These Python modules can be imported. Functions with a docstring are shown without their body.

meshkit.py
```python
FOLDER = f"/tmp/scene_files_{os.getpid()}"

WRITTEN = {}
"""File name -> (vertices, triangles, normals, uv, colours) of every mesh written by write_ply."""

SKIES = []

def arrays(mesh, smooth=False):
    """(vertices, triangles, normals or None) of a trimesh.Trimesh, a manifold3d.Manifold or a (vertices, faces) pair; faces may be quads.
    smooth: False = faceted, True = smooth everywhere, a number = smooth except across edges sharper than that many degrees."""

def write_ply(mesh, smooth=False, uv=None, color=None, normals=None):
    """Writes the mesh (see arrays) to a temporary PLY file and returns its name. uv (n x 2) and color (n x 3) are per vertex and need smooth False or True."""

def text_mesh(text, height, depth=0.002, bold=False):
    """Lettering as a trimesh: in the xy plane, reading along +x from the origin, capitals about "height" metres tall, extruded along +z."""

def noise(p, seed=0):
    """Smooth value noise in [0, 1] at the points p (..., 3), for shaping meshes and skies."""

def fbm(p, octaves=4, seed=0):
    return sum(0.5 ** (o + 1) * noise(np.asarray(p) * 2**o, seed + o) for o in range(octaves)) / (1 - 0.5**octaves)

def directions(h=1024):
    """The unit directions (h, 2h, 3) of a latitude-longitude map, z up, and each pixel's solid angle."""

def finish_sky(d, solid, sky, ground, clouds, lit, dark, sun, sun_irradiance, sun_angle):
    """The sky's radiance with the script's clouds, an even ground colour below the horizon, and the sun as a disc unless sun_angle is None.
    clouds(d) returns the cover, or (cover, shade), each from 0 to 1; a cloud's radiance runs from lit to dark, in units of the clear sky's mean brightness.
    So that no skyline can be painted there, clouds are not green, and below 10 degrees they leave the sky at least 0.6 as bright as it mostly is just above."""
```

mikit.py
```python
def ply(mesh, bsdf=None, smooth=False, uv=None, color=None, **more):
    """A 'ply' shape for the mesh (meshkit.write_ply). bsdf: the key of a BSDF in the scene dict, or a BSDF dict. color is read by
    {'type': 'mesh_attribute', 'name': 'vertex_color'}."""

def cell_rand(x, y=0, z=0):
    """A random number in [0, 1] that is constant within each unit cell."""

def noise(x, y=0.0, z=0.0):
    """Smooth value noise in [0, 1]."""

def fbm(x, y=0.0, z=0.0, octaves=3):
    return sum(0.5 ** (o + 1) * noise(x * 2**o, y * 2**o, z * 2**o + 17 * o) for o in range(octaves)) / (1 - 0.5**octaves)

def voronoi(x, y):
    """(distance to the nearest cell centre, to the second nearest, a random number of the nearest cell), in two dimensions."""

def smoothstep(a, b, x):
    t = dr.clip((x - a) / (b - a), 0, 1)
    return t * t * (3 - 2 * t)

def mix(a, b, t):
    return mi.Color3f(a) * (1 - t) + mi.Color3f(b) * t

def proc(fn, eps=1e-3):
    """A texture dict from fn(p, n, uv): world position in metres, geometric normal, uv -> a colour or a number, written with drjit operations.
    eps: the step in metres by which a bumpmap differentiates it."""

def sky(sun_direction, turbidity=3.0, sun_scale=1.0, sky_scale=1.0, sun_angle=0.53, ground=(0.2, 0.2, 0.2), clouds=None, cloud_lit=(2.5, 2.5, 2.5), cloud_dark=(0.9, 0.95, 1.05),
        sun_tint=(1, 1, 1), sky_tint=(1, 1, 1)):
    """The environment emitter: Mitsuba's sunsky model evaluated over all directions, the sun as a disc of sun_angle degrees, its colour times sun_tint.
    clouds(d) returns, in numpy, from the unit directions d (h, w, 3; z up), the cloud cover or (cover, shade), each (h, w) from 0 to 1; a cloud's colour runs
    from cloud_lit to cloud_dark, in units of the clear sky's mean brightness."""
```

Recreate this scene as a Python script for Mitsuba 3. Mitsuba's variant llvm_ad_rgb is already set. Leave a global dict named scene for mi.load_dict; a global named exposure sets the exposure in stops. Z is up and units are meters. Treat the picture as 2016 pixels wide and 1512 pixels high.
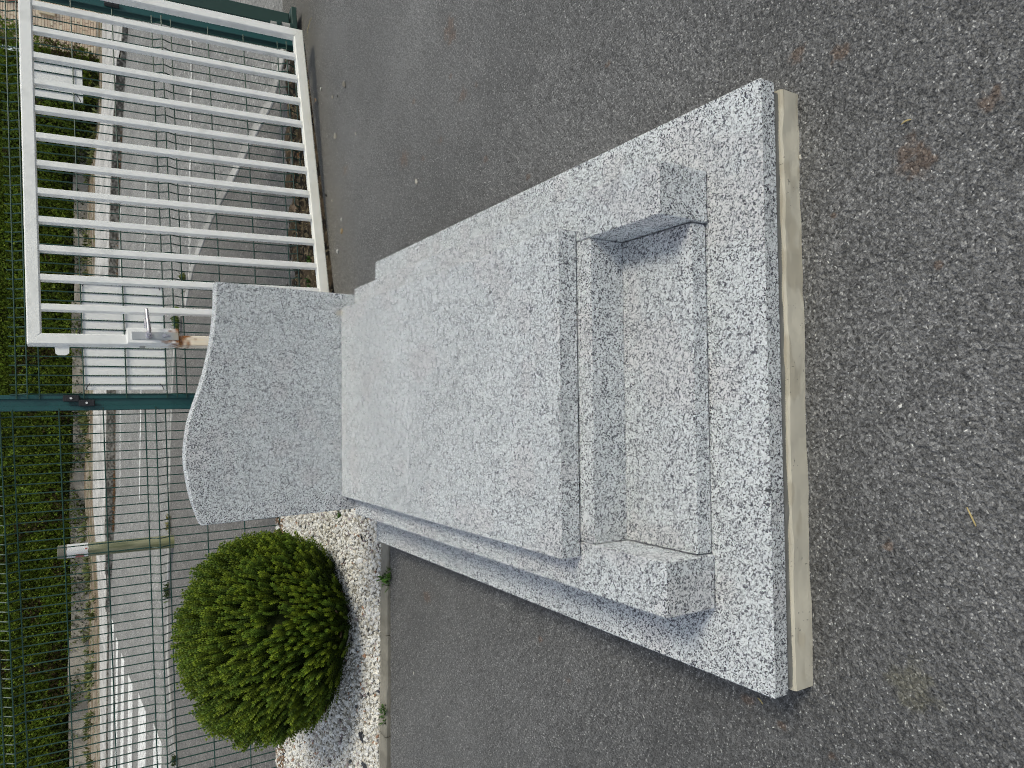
import math
import numpy as np
import trimesh
import mitsuba as mi
import drjit as dr
import mikit
import meshkit
from shapely.geometry import Polygon
from scipy.interpolate import PchipInterpolator, CubicSpline
from scipy.spatial import ConvexHull

# ------------------------------------------------------------------ camera, sky, exposure
T4 = mi.ScalarTransform4f
PITCH, YAW, ROLL = 0.55677344, 0.0407745939, 0.0107096649
EYE = np.array([-0.0436425, -0.92727089, 1.27040696])
FOCAL_PX, IMAGE_PX = 1430.0, 2016.0
_cy, _sy, _cp, _sp = math.cos(YAW), math.sin(YAW), math.cos(PITCH), math.sin(PITCH)
FWD = np.array([_sy * _cp, _cy * _cp, -_sp])
_r0 = np.array([_cy, -_sy, 0.0])
_u0 = np.cross(_r0, FWD)
RIGHT = _r0 * math.cos(ROLL) + _u0 * math.sin(ROLL)
scene, labels = {}, {}
# the photograph was taken with the camera turned on its side: the world's right is the picture's top
scene["camera"] = {"type": "perspective", "fov": math.degrees(2 * math.atan(IMAGE_PX / 2 / FOCAL_PX)), "fov_axis": "x",
                   "near_clip": 0.05, "far_clip": 400.0,
                   "to_world": T4().look_at(origin=EYE.tolist(), target=(EYE + FWD).tolist(), up=RIGHT.tolist())}


def veil(d):
    return 0.62 + 0.25 * (meshkit.fbm(d * 2.3 + 4.0, 4) - 0.5)


scene["sky"] = mikit.sky([0.74, -0.46, 1.0], turbidity=3.0, sun_scale=0.36, sky_scale=1.0, sun_angle=18.0, ground=(0.16, 0.16, 0.155),
                         clouds=veil, cloud_lit=(1.60, 1.60, 1.58), cloud_dark=(1.05, 1.07, 1.09), sun_tint=(0.88, 1.0, 1.09), sky_tint=(1.02, 1.03, 0.96))
exposure = 2.05

# ------------------------------------------------------------------ small helpers
rng = np.random.default_rng(11)
SLOPE, Y0 = 0.0286, 4.2      # beyond the fence the road climbs gently


def rise(y):
    return np.maximum(0.0, (np.asarray(y, float) - Y0) * SLOPE)


def numbered(name):
    if not any(k == name or k.startswith(name + "__") for k in list(scene) + list(labels)):
        return name
    i = 1
    while any(k == f"{name}_{i:03d}" or k.startswith(f"{name}_{i:03d}__") for k in list(scene) + list(labels)):
        i += 1
    return f"{name}_{i:03d}"


_count = {}


def key_for(name, parent):
    base = f"{parent}__{name}" if parent else name
    n = _count.get(base, 0)
    _count[base] = n + 1
    return base if n == 0 else f"{base}_{n:03d}"


def add(name, mesh, bsdf, parent=None, smooth=False, color=None, label=None, cat=None, group=None, kind=None):
    key = key_for(name, parent)
    scene[key] = mikit.ply(mesh, bsdf, smooth=smooth, color=color)
    tag(key, label, cat, group, kind)
    return key


def tag(key, label=None, cat=None, group=None, kind=None):
    e = {k: v for k, v in (("label", label), ("category", cat), ("group", group), ("kind", kind)) if v}
    if e:
        labels[key] = e


def thing(name, label, cat, group=None):
    key = key_for(name, None)
    tag(key, label, cat, group)
    return key


def cat_mesh(ms):
    return trimesh.util.concatenate(ms)


def cbox(lo, hi, c=0.002):
    """A box with chamfered edges."""
    lo, hi = np.minimum(lo, hi).astype(float), np.maximum(lo, hi).astype(float)
    c = min(c, 0.45 * float((hi - lo).min()))
    pts = []
    for sx in (0, 1):
        for sy in (0, 1):
            for sz in (0, 1):
                p = np.array([hi[0] if sx else lo[0], hi[1] if sy else lo[1], hi[2] if sz else lo[2]])
                s = np.array([-1 if sx else 1, -1 if sy else 1, -1 if sz else 1]) * c
                for a in range(3):
                    q = p + s
                    q[a] = p[a]
                    pts.append(q)
    m = trimesh.Trimesh(np.array(pts), ConvexHull(np.array(pts)).simplices, process=False)
    fix_out(m)
    return m


def fix_out(m):
    """Turns each face of a convex mesh outwards."""
    ctr = m.vertices.mean(0)
    v = m.vertices[m.faces]
    n = np.cross(v[:, 1] - v[:, 0], v[:, 2] - v[:, 0])
    bad = ((v.mean(1) - ctr) * n).sum(1) < 0
    f = m.faces.copy()
    f[bad] = f[bad][:, ::-1]
    m.faces = f


def hull(pts):
    pts = np.asarray(pts, float)
    m = trimesh.Trimesh(pts, ConvexHull(pts).simplices, process=False)
    fix_out(m)
    return m


def tube(points, radii, sides=6, cap=True):
    p = np.asarray(points, float)
    t = np.gradient(p, axis=0)
    t /= np.linalg.norm(t, axis=1, keepdims=True) + 1e-12
    ref = np.array([0.0, 0, 1]) if abs(t[:, 2]).mean() < 0.8 else np.array([1.0, 0, 0])
    a = np.cross(t, ref)
    a /= np.linalg.norm(a, axis=1, keepdims=True) + 1e-12
    b = np.cross(t, a)
    ang = np.arange(sides) * 2 * np.pi / sides
    r = np.broadcast_to(radii, (len(p),))
    v = (p[:, None] + r[:, None, None] * (np.cos(ang)[None, :, None] * a[:, None] + np.sin(ang)[None, :, None] * b[:, None])).reshape(-1, 3)
    i, j = np.meshgrid(np.arange(len(p) - 1), np.arange(sides), indexing="ij")
    q0, q1, q2, q3 = i * sides + j, i * sides + (j + 1) % sides, (i + 1) * sides + (j + 1) % sides, (i + 1) * sides + j
    f = np.vstack([np.stack([q0, q1, q2], -1).reshape(-1, 3), np.stack([q0, q2, q3], -1).reshape(-1, 3)])
    if cap:
        n = len(v)
        v = np.vstack([v, p[0], p[-1]])
        k = np.arange(sides)
        f = np.vstack([f, np.stack([np.full(sides, n), (k + 1) % sides, k], 1),
                       np.stack([np.full(sides, n + 1), (len(p) - 1) * sides + k, (len(p) - 1) * sides + (k + 1) % sides], 1)])
    return trimesh.Trimesh(v, f, process=False)


class Frame:
    """A leaning upright plane: s along it, t up, q away from the camera."""

    def __init__(self, O, d, e):
        self.O, self.d, self.e = np.array(O), np.array(d), np.array(e)
        n = np.cross(self.e, self.d)
        self.n = n / np.linalg.norm(n)

    def at(self, s, t, q=0.0):
        s, t, q = np.broadcast_arrays(np.asarray(s, float), t, q)
        return self.O + s[..., None] * self.d + t[..., None] * self.e + q[..., None] * self.n

    def move(self, mesh):
        """local mesh with (s, q, t) as (x, y, z)"""
        v = mesh.vertices
        m = trimesh.Trimesh(self.at(v[:, 0], v[:, 2], v[:, 1]), mesh.faces, process=False)
        if np.dot(np.cross(self.d, self.n), self.e) < 0:
            m.faces = m.faces[:, ::-1]
        return m

    def box(self, s, t, q, c=0.002):
        return self.move(cbox([s[0], q[0], t[0]], [s[1], q[1], t[1]], c))


def slab(poly, z0, z1):
    """A level sheet of the polygon between two heights."""
    m = trimesh.creation.extrude_polygon(Polygon(poly), z1 - z0, engine="earcut")
    m.apply_translation([0, 0, z0])
    return m


def road_sheet(poly, dz, thick=0.03, step=None):
    """A polygon laid on the climbing road, dz above it."""
    m = trimesh.creation.extrude_polygon(Polygon(poly), thick, engine="earcut")
    if step:
        m = m.subdivide_to_size(step)
    v = m.vertices.copy()
    v[:, 2] += rise(v[:, 1]) + dz - thick
    return trimesh.Trimesh(v, m.faces, process=False)


def grid(x0, x1, y0, y1, nx, ny, zf):
    x, y = np.meshgrid(np.linspace(x0, x1, nx), np.linspace(y0, y1, ny), indexing="ij")
    v = np.stack([x, y, zf(x, y)], -1).reshape(-1, 3)
    i, j = np.meshgrid(np.arange(nx - 1), np.arange(ny - 1), indexing="ij")
    a = i * ny + j
    f = np.vstack([np.stack([a, a + ny, a + ny + 1], -1).reshape(-1, 3), np.stack([a, a + ny + 1, a + 1], -1).reshape(-1, 3)])
    return trimesh.Trimesh(v, f, process=False)


def strip(line, w0, w1, z0, z1, base=rise):
    """A bar of rectangular section along a plan polyline, from w0 to w1 to its left."""
    p = np.asarray(line, float)
    t = np.gradient(p, axis=0)
    t /= np.linalg.norm(t, axis=1, keepdims=True)
    n = np.stack([-t[:, 1], t[:, 0]], 1)
    a, b = p + n * w0, p + n * w1
    za, zb = base(a[:, 1]), base(b[:, 1])
    c = 0.006
    s = 1 if w1 > w0 else -1
    a2, b2 = p + n * (w0 + s * c), p + n * (w1 - s * c)
    rings = [np.column_stack([a, za + z0]), np.column_stack([a, za + z1 - c]), np.column_stack([a2, za + z1]),
             np.column_stack([b2, zb + z1]), np.column_stack([b, zb + z1 - c]), np.column_stack([b, zb + z0])]
    v = np.stack(rings, 1).reshape(-1, 3)
    k, m, f = len(rings), len(p), []
    for i in range(m - 1):
        for j in range(k):
            q = [i * k + j, i * k + (j + 1) % k, (i + 1) * k + (j + 1) % k, (i + 1) * k + j]
            f += [[q[0], q[1], q[2]], [q[0], q[2], q[3]]]
    for j in range(1, k - 1):
        f += [[0, j, j + 1], [(m - 1) * k, (m - 1) * k + j + 1, (m - 1) * k + j]]
    mesh = trimesh.Trimesh(v, f, process=False)
    if mesh.volume < 0:
        mesh.faces = mesh.faces[:, ::-1]
    return mesh


# ------------------------------------------------------------------ materials
N, FB, SS, MX, CR, VO = mikit.noise, mikit.fbm, mikit.smoothstep, mikit.mix, mikit.cell_rand, mikit.voronoi


def rough(color, roughness=0.8, spec=0.3, **more):
    return {"type": "twosided", "b": {"type": "principled", "base_color": color, "roughness": roughness, "specular": spec, **more}}


def rgb(*c):
    return {"type": "rgb", "value": list(c)}


def bumped(color, height, scale, eps, roughness=0.8, spec=0.3):
    return {"type": "twosided", "b": {"type": "bumpmap", "arbitrary": mikit.proc(height, eps), "scale": scale,
                                      "b": {"type": "principled", "base_color": color, "roughness": roughness, "specular": spec}}}


VC = {"type": "mesh_attribute", "name": "vertex_color"}
MARKS = [(-0.084, 1.92, 0.61, 0.003, 0.009), (0.204, 0.366, 0.226, 0.0055, 0.004), (-0.205, 0.004, 0.112, 0.0035, 0.008),
         (0.265, 0.72, 0.308, 0.0035, 0.008), (-0.03, 1.12, 0.308, 0.0025, 0.005)]


def granite(p, n, uv):
    ax, ay, az = abs(n.x), abs(n.y), abs(n.z)
    flat, front = az > 0.6, ay > ax
    u = dr.select(flat, p.x, dr.select(front, p.x, p.y)) + dr.select(flat, 0.0, dr.select(front, 3.3, 7.7))
    v = dr.select(flat, p.y, p.z)
    wx, wy = N(u * 260, v * 260, 3.0) - 0.5, N(u * 260, v * 260, 9.0) - 0.5
    d1, d2, r = VO(u * 405 + wx * 1.7, v * 405 + wy * 1.7)
    cl = N(u * 120, v * 120, 5.0)
    r2 = CR(r * 91733.0)
    col = MX((0.66, 0.68, 0.695), (0.84, 0.865, 0.88), r2)
    col = MX(col, (0.72, 0.69, 0.70), SS(0.58, 0.72, FB(u * 9, v * 9, 2.0, octaves=2)) * 0.5)
    grey = SS(0.02, -0.02, r - 0.45 - 0.25 * (cl - 0.5))
    col = MX(col, (0.40, 0.415, 0.435), grey)
    dark = SS(0.015, -0.015, r - 0.215 - 0.22 * (cl - 0.5))
    col = MX(col, MX((0.03, 0.034, 0.048), (0.115, 0.12, 0.145), r2), dark)
    e1, e2, r3 = VO(u * 215 + wx * 1.4 + 5.0, v * 215 + wy * 1.4)
    col = MX(col, (0.06, 0.065, 0.08), SS(0.085, 0.075, r3) * SS(0.40, 0.32, e1))
    col *= 0.85 + 0.14 * FB(u * 3.1, v * 3.1, 1.0, octaves=3)
    for (mx_, my_, mz_, a, b) in MARKS:
        w = 0.004 * (N(u * 300, v * 300) - 0.5)
        e = dr.square((p.x - mx_ + w) / a) + dr.square((p.y - my_) / max(a, b)) + dr.square((p.z - mz_ + w) / b)
        col = MX(col, (0.06, 0.065, 0.07), SS(1.3, 0.8, e))
    glue = dr.square((p.x - 0.352) / 0.016) + dr.square((p.y - 1.912) / 0.02) + dr.square((p.z - 0.315) / 0.02)
    return MX(col, (0.50, 0.45, 0.36), 0.7 * SS(1.2, 0.6, glue + 0.5 * N(u * 150, v * 150)))


STAINS = [(1.436, 1.542, .045), (1.395, 1.525, .035), (1.135, 1.443, .03), (1.244, 1.537, .012), (1.057, 1.988, .045), (0.999, 1.79, .018), (1.275, 1.877, .015),
          (1.024, 1.624, .018), (1.129, 1.333, .014), (0.843, 1.272, .018), (0.405, -0.225, .030), (0.38, -0.245, .035), (0.675, -0.002, .020), (0.634, -0.098, .020),
          (0.448, -0.357, .022), (0.325, -0.073, .009), (0.194, -0.268, .008), (-0.297, -0.166, .012), (-0.703, 0.073, .014), (-0.719, -0.042, .010),
          (-0.8, 1.784, .03), (-0.679, 0.157, .02), (-0.759, 0.962, .012), (-0.838, 0.815, .014), (1.228, 2.753, .03), (0.7, 1.0, .012), (0.9, .6, .012)]


def lot_color(p, n, uv):
    d1, d2, r = VO(p.x * 238 + 1.2 * N(p.x * 150, p.y * 150), p.y * 238 + 1.2 * N(p.x * 150, p.y * 150, 7.0))
    r2 = CR(r * 70001.0)
    big = FB(p.x * 1.3, p.y * 1.3, 4.0, octaves=3)
    mid = FB(p.x * 9, p.y * 9, 8.0, octaves=2)
    v = 0.100 + 0.170 * r * r + 0.13 * (N(p.x * 470, p.y * 470) - 0.4) + 0.06 * (N(p.x * 240, p.y * 240, 3.0) - 0.5)
    v *= (0.66 + 0.66 * big) * (0.88 + 0.24 * mid) * (0.90 + 0.2 * N(p.x * 2.3 + p.y * 0.7, p.y * 0.5, 6.0))
    v *= 1 - 0.45 * SS(0.22, 0.02, d2 - d1)
    col = mi.Color3f(v * 0.88, v * 0.875, v * 0.885)
    chip = SS(0.885, 0.90, r) * SS(0.36, 0.16, d1)
    col = MX(col, MX((0.24, 0.24, 0.235), (0.72, 0.71, 0.69), r2 * r2), chip)
    # rust spots left by iron in the aggregate
    st = mi.Float(0)
    for (sx, sy, a) in STAINS:
        e = dr.sqrt(dr.square(p.x - sx) + dr.square((p.y - sy) / 1.15)) / a + 0.9 * (N(p.x * 90, p.y * 90) - 0.5)
        st = dr.maximum(st, SS(1.05, 0.35, e))
    col = MX(col, mi.Color3f(0.125, 0.072, 0.042) * (0.5 + r), st * 0.5)
    ol = dr.sqrt(dr.square((p.x + 0.535) / 0.045) + dr.square((p.y + 0.2) / 0.05)) + 0.8 * (N(p.x * 60, p.y * 60) - 0.5)
    col = MX(col, mi.Color3f(0.13, 0.12, 0.06) * (0.5 + r), 0.32 * SS(1.1, 0.4, ol))
    # earth washed over the tarmac beside the gate
    g = p.y - (2.95 + 0.345 * (p.x - 0.62))
    dirt = SS(-0.55, -0.02, g + 0.35 * (big - 0.5)) * SS(0.1, 0.4, p.x)
    return MX(col, mi.Color3f(0.125, 0.112, 0.088) * (0.6 + 0.8 * r), dirt * (0.35 + 0.4 * mid))


def lot_height(p, n, uv):
    return N(p.x * 150, p.y * 150) + 0.8 * N(p.x * 270, p.y * 270, 4.0) + 0.4 * N(p.x * 520, p.y * 520, 2.0)


def fine_tar(lo, tint, fq):
    def f(p, n, uv):
        d1, d2, r = VO(p.x * fq, p.y * fq)
        v = lo * (0.62 + 0.62 * r + 0.18 * (N(p.x * 160, p.y * 160) - 0.5)) * (0.82 + 0.36 * FB(p.x * 0.9, p.y * 0.9, 3.0, octaves=3)) * (0.9 + 0.2 * N(p.x * 14, p.y * 4))
        v = dr.select(r > 0.97, v * 1.6, v)
        return mi.Color3f(v * tint[0], v * tint[1], v * tint[2])
    return f


def tar_height(p, n, uv):
    return N(p.x * 110, p.y * 110) + 0.5 * N(p.x * 230, p.y * 230)


def footing_color(p, n, uv):
    v = 0.9 + 0.22 * (FB(p.x * 9, p.z * 26, p.y * 9, octaves=3) - 0.5) * 2 * 0.6
    col = mi.Color3f(0.64, 0.595, 0.495) * v
    col = MX(col, (0.42, 0.375, 0.29), 0.6 * SS(0.60, 0.74, FB(p.x * 14, p.z * 40, 2.0, octaves=2)))
    hole = SS(0.90, 0.94, N(p.x * 230, p.z * 230, 4.0)) * SS(0.6, 0.7, N(p.x * 25, p.z * 25))
    return MX(col, (0.16, 0.15, 0.13), hole * 0.8)


def mortar_color(p, n, uv):
    v = 0.16 + 0.12 * FB(p.x * 40, p.y * 40, p.z * 90, octaves=2)
    return mi.Color3f(v * 1.03, v, v * 0.93)


def soil_color(p, n, uv):
    a, b = FB(p.x * 16, p.y * 16, 2.0), N(p.x * 110, p.y * 110)
    col = MX((0.016, 0.014, 0.012), (0.105, 0.078, 0.05), SS(0.36, 0.68, a) * (0.4 + 0.6 * b))
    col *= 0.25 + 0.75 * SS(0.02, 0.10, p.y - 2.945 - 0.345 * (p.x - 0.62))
    return MX(col, (0.21, 0.17, 0.11), SS(0.70, 0.78, N(p.x * 70, p.y * 70, 5.0)) * 0.7)


def gravel_soil(p, n, uv):
    v = 0.5 + FB(p.x * 30, p.y * 30, 1.0)
    return mi.Color3f(0.40, 0.38, 0.34) * v


# the gate's frame, needed by its rust
GATE = Frame([2.03582, 3.25274, 0.12613], [0.98182, 0.18983, 0.03646], [-0.01888, 0.05766, 0.99816])
LOCK0 = GATE.at(-1.73, 0.72)


def gate_paint(p, n, uv):
    g = FB(p.x * 14, p.y * 14, p.z * 14, octaves=3)
    col = MX((0.90, 0.90, 0.89), (0.76, 0.76, 0.745), SS(0.5, 0.75, g) * 0.6)
    low = SS(0.16, 0.05, p.z - 0.03 * (p.x - 1.2))
    col = MX(col, (0.70, 0.66, 0.54), low * (0.25 + 0.4 * g))
    dx = dr.sqrt(dr.square(p.x - LOCK0[0]) + dr.square(p.y - LOCK0[1]))
    near = SS(0.10, 0.045, dx)
    spots = SS(0.075, 0.02, dr.sqrt(dr.square(dx) + dr.square((p.z - LOCK0[2]) * 0.85)) + 0.06 * (N(p.x * 90, p.y * 90, p.z * 60) - 0.45))
    run = SS(0.02, -0.02, p.z - LOCK0[2]) * SS(-0.38, -0.02, p.z - LOCK0[2]) * (0.35 + 0.65 * N(p.x * 110, p.y * 110, p.z * 6))
    col = MX(col, (0.80, 0.58, 0.28), near * run * 0.75)
    return MX(col, MX((0.42, 0.16, 0.03), (0.12, 0.035, 0.012), N(p.x * 200, p.y * 200, p.z * 200)), near * spots)


def concrete_color(lo, hi, k=1.0):
    def f(p, n, uv):
        a = FB(p.x * 3 * k, p.y * 3 * k, p.z * 6, octaves=4)
        st = FB(p.x * 9 * k, p.y * 1.2, 7.0, octaves=3)
        col = MX(lo, hi, SS(0.25, 0.75, 0.6 * a + 0.4 * st))
        return col * (0.88 + 0.24 * N(p.x * 45, p.y * 45, p.z * 45))
    return f


def verge_color(p, n, uv):
    a, b = FB(p.x * 1.5, p.y * 3.5, 3.0), N(p.x * 22, p.y * 26)
    col = MX((0.16, 0.12, 0.085), (0.27, 0.24, 0.20), SS(0.3, 0.7, a))
    col = MX(col, (0.09, 0.075, 0.055), SS(0.60, 0.75, b) * 0.8)
    return MX(col, (0.07, 0.09, 0.03), SS(0.62, 0.72, FB(p.x * 4, p.y * 4, 9.0)) * 0.7)


def kerb_face(p, n, uv):
    a, b = FB(p.x * 9, p.y * 9, p.z * 14, octaves=3), N(p.x * 34, p.y * 34, p.z * 34)
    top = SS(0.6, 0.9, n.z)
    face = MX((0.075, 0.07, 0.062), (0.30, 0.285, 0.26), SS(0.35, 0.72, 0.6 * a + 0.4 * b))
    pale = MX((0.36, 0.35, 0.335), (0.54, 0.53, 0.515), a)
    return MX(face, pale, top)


def road_paint(p, n, uv):
    w = SS(0.42, 0.62, FB(p.x * 26, p.y * 26, 3.0, octaves=3))
    return MX((0.72, 0.72, 0.71), (0.40, 0.395, 0.385), w * 0.7)


def worn_paint(p, n, uv):
    w = SS(0.40, 0.56, FB(p.x * 20, p.y * 24, 5.0, octaves=3))
    return MX((0.56, 0.555, 0.54), (0.25, 0.245, 0.24), w)


def wood_color(p, n, uv):
    g = FB(p.x * 34, p.y * 34, p.z * 3.0, octaves=3)
    col = MX((0.13, 0.145, 0.085), (0.30, 0.30, 0.20), SS(0.25, 0.75, g))
    col = MX(col, (0.19, 0.185, 0.155), SS(0.9, 1.15, p.z))
    return MX(col, (0.20, 0.20, 0.05), SS(0.5, 0.15, p.z) * 0.5 * N(p.x * 20, p.y * 20, p.z * 9))


def board_color(p, n, uv):
    # the pale print on the other side shows through as a wedge of grey
    s = (p.x - 1.04) * 0.998
    return MX((0.88, 0.88, 0.88), (0.76, 0.77, 0.785), SS(0.004, -0.004, p.z - (0.985 + 0.10 * (s + 0.6))) * SS(-0.004, 0.004, p.z - 0.93 + 0.0 * s) * 0.6)


def plate_color(p, n, uv):
    return MX((0.50, 0.51, 0.52), (0.55, 0.43, 0.24), SS(0.05, -0.02, p.z - LOCK0[2]) * (0.3 + 0.6 * N(p.x * 70, p.y * 70, p.z * 70)))


def brick_color(p, n, uv):
    r = CR(dr.floor(p.x / 0.16), dr.floor(p.z / 0.055))
    return MX((0.60, 0.40, 0.30), (0.72, 0.58, 0.46), r)


P = mikit.proc
scene["granite"] = rough(P(granite), 0.42, 0.35)
scene["lot_tar"] = bumped(P(lot_color), lot_height, 0.003, 5e-4, 0.62, 0.42)
scene["road_tar"] = bumped(P(fine_tar(0.235, (1.0, 0.99, 0.965), 60)), tar_height, 0.002, 2e-3, 0.85, 0.2)
scene["path_tar"] = bumped(P(fine_tar(0.140, (1.02, 0.985, 0.95), 90)), tar_height, 0.002, 2e-3, 0.85, 0.2)
scene["footing_concrete"] = rough(P(footing_color), 0.8, 0.25)
scene["mortar"] = rough(P(mortar_color), 0.9, 0.2)
scene["soil"] = rough(P(soil_color), 0.95, 0.1)
scene["gravel_soil"] = rough(P(gravel_soil), 0.95, 0.1)
scene["gate_paint"] = rough(P(gate_paint), 0.42, 0.4)
scene["pale_concrete"] = rough(P(concrete_color((0.24, 0.235, 0.225), (0.47, 0.46, 0.445))), 0.9, 0.2)
scene["edging_concrete"] = rough(P(concrete_color((0.175, 0.165, 0.142), (0.30, 0.283, 0.245), 3.0)), 0.9, 0.2)
scene["wall_concrete"] = rough(P(concrete_color((0.36, 0.325, 0.275), (0.52, 0.48, 0.42))), 0.9, 0.2)
scene["pavement_concrete"] = rough(P(concrete_color((0.28, 0.275, 0.265), (0.47, 0.46, 0.45))), 0.9, 0.2)
scene["verge_earth"] = rough(P(verge_color), 0.95, 0.1)
scene["kerb_face"] = rough(P(kerb_face), 0.9, 0.2)
scene["road_paint"] = rough(P(road_paint), 0.7, 0.3)
scene["worn_paint"] = rough(P(worn_paint), 0.8, 0.2)
scene["wood"] = rough(P(wood_color), 0.85, 0.2)
scene["board_plastic"] = rough(P(board_color), 0.45, 0.4)
scene["lock_metal"] = rough(P(plate_color), 0.38, 0.5, metallic=0.55)
scene["steel"] = {"type": "roughconductor", "material": "Cr", "alpha": 0.22}
scene["wire_green"] = rough(rgb(0.012, 0.056, 0.043), 0.4, 0.5)
scene["post_green"] = rough(rgb(0.010, 0.075, 0.078), 0.38, 0.5)
scene["gate_post_green"] = rough(rgb(0.020, 0.052, 0.045), 0.5, 0.45)
scene["black_plastic"] = rough(rgb(0.022, 0.022, 0.026), 0.45, 0.4)
scene["zinc"] = rough(rgb(0.45, 0.44, 0.42), 0.5, 0.5, metallic=0.3)
scene["bolt_white"] = rough(rgb(0.75, 0.75, 0.76), 0.3, 0.5)
scene["sealant"] = rough(rgb(0.045, 0.036, 0.030), 0.8, 0.2)
scene["brick"] = rough(P(brick_color), 0.9, 0.2)
scene["render_cream"] = rough(rgb(0.66, 0.58, 0.44), 0.8, 0.2)
scene["house_joint"] = rough(rgb(0.34, 0.27, 0.22), 0.9, 0.1)
scene["shutter_red"] = rough(rgb(0.52, 0.20, 0.15), 0.6, 0.3)
scene["dark_brown"] = rough(rgb(0.03, 0.022, 0.018), 0.7, 0.3)
scene["label_white"] = rough(rgb(0.74, 0.74, 0.75), 0.4, 0.4)
scene["label_red"] = rough(rgb(0.40, 0.13, 0.11), 0.5, 0.3)
scene["label_yellow"] = rough(rgb(0.55, 0.50, 0.10), 0.6, 0.3)
scene["painted"] = rough(VC, 0.8, 0.2)
scene["leafy"] = rough(VC, 0.55, 0.3)
scene["stones"] = rough(VC, 0.6, 0.35)
scene["straw_stuff"] = rough(rgb(0.50, 0.40, 0.19), 0.8, 0.2)
scene["leaf_brown"] = rough(rgb(0.36, 0.20, 0.105), 0.7, 0.2)
scene["leaf_pale_brown"] = rough(rgb(0.42, 0.30, 0.20), 0.7, 0.2)
scene["hedge_core"] = rough(rgb(0.03, 0.04, 0.012), 0.9, 0.1)
scene["twig"] = rough(rgb(0.05, 0.038, 0.025), 0.9, 0.1)

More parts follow.
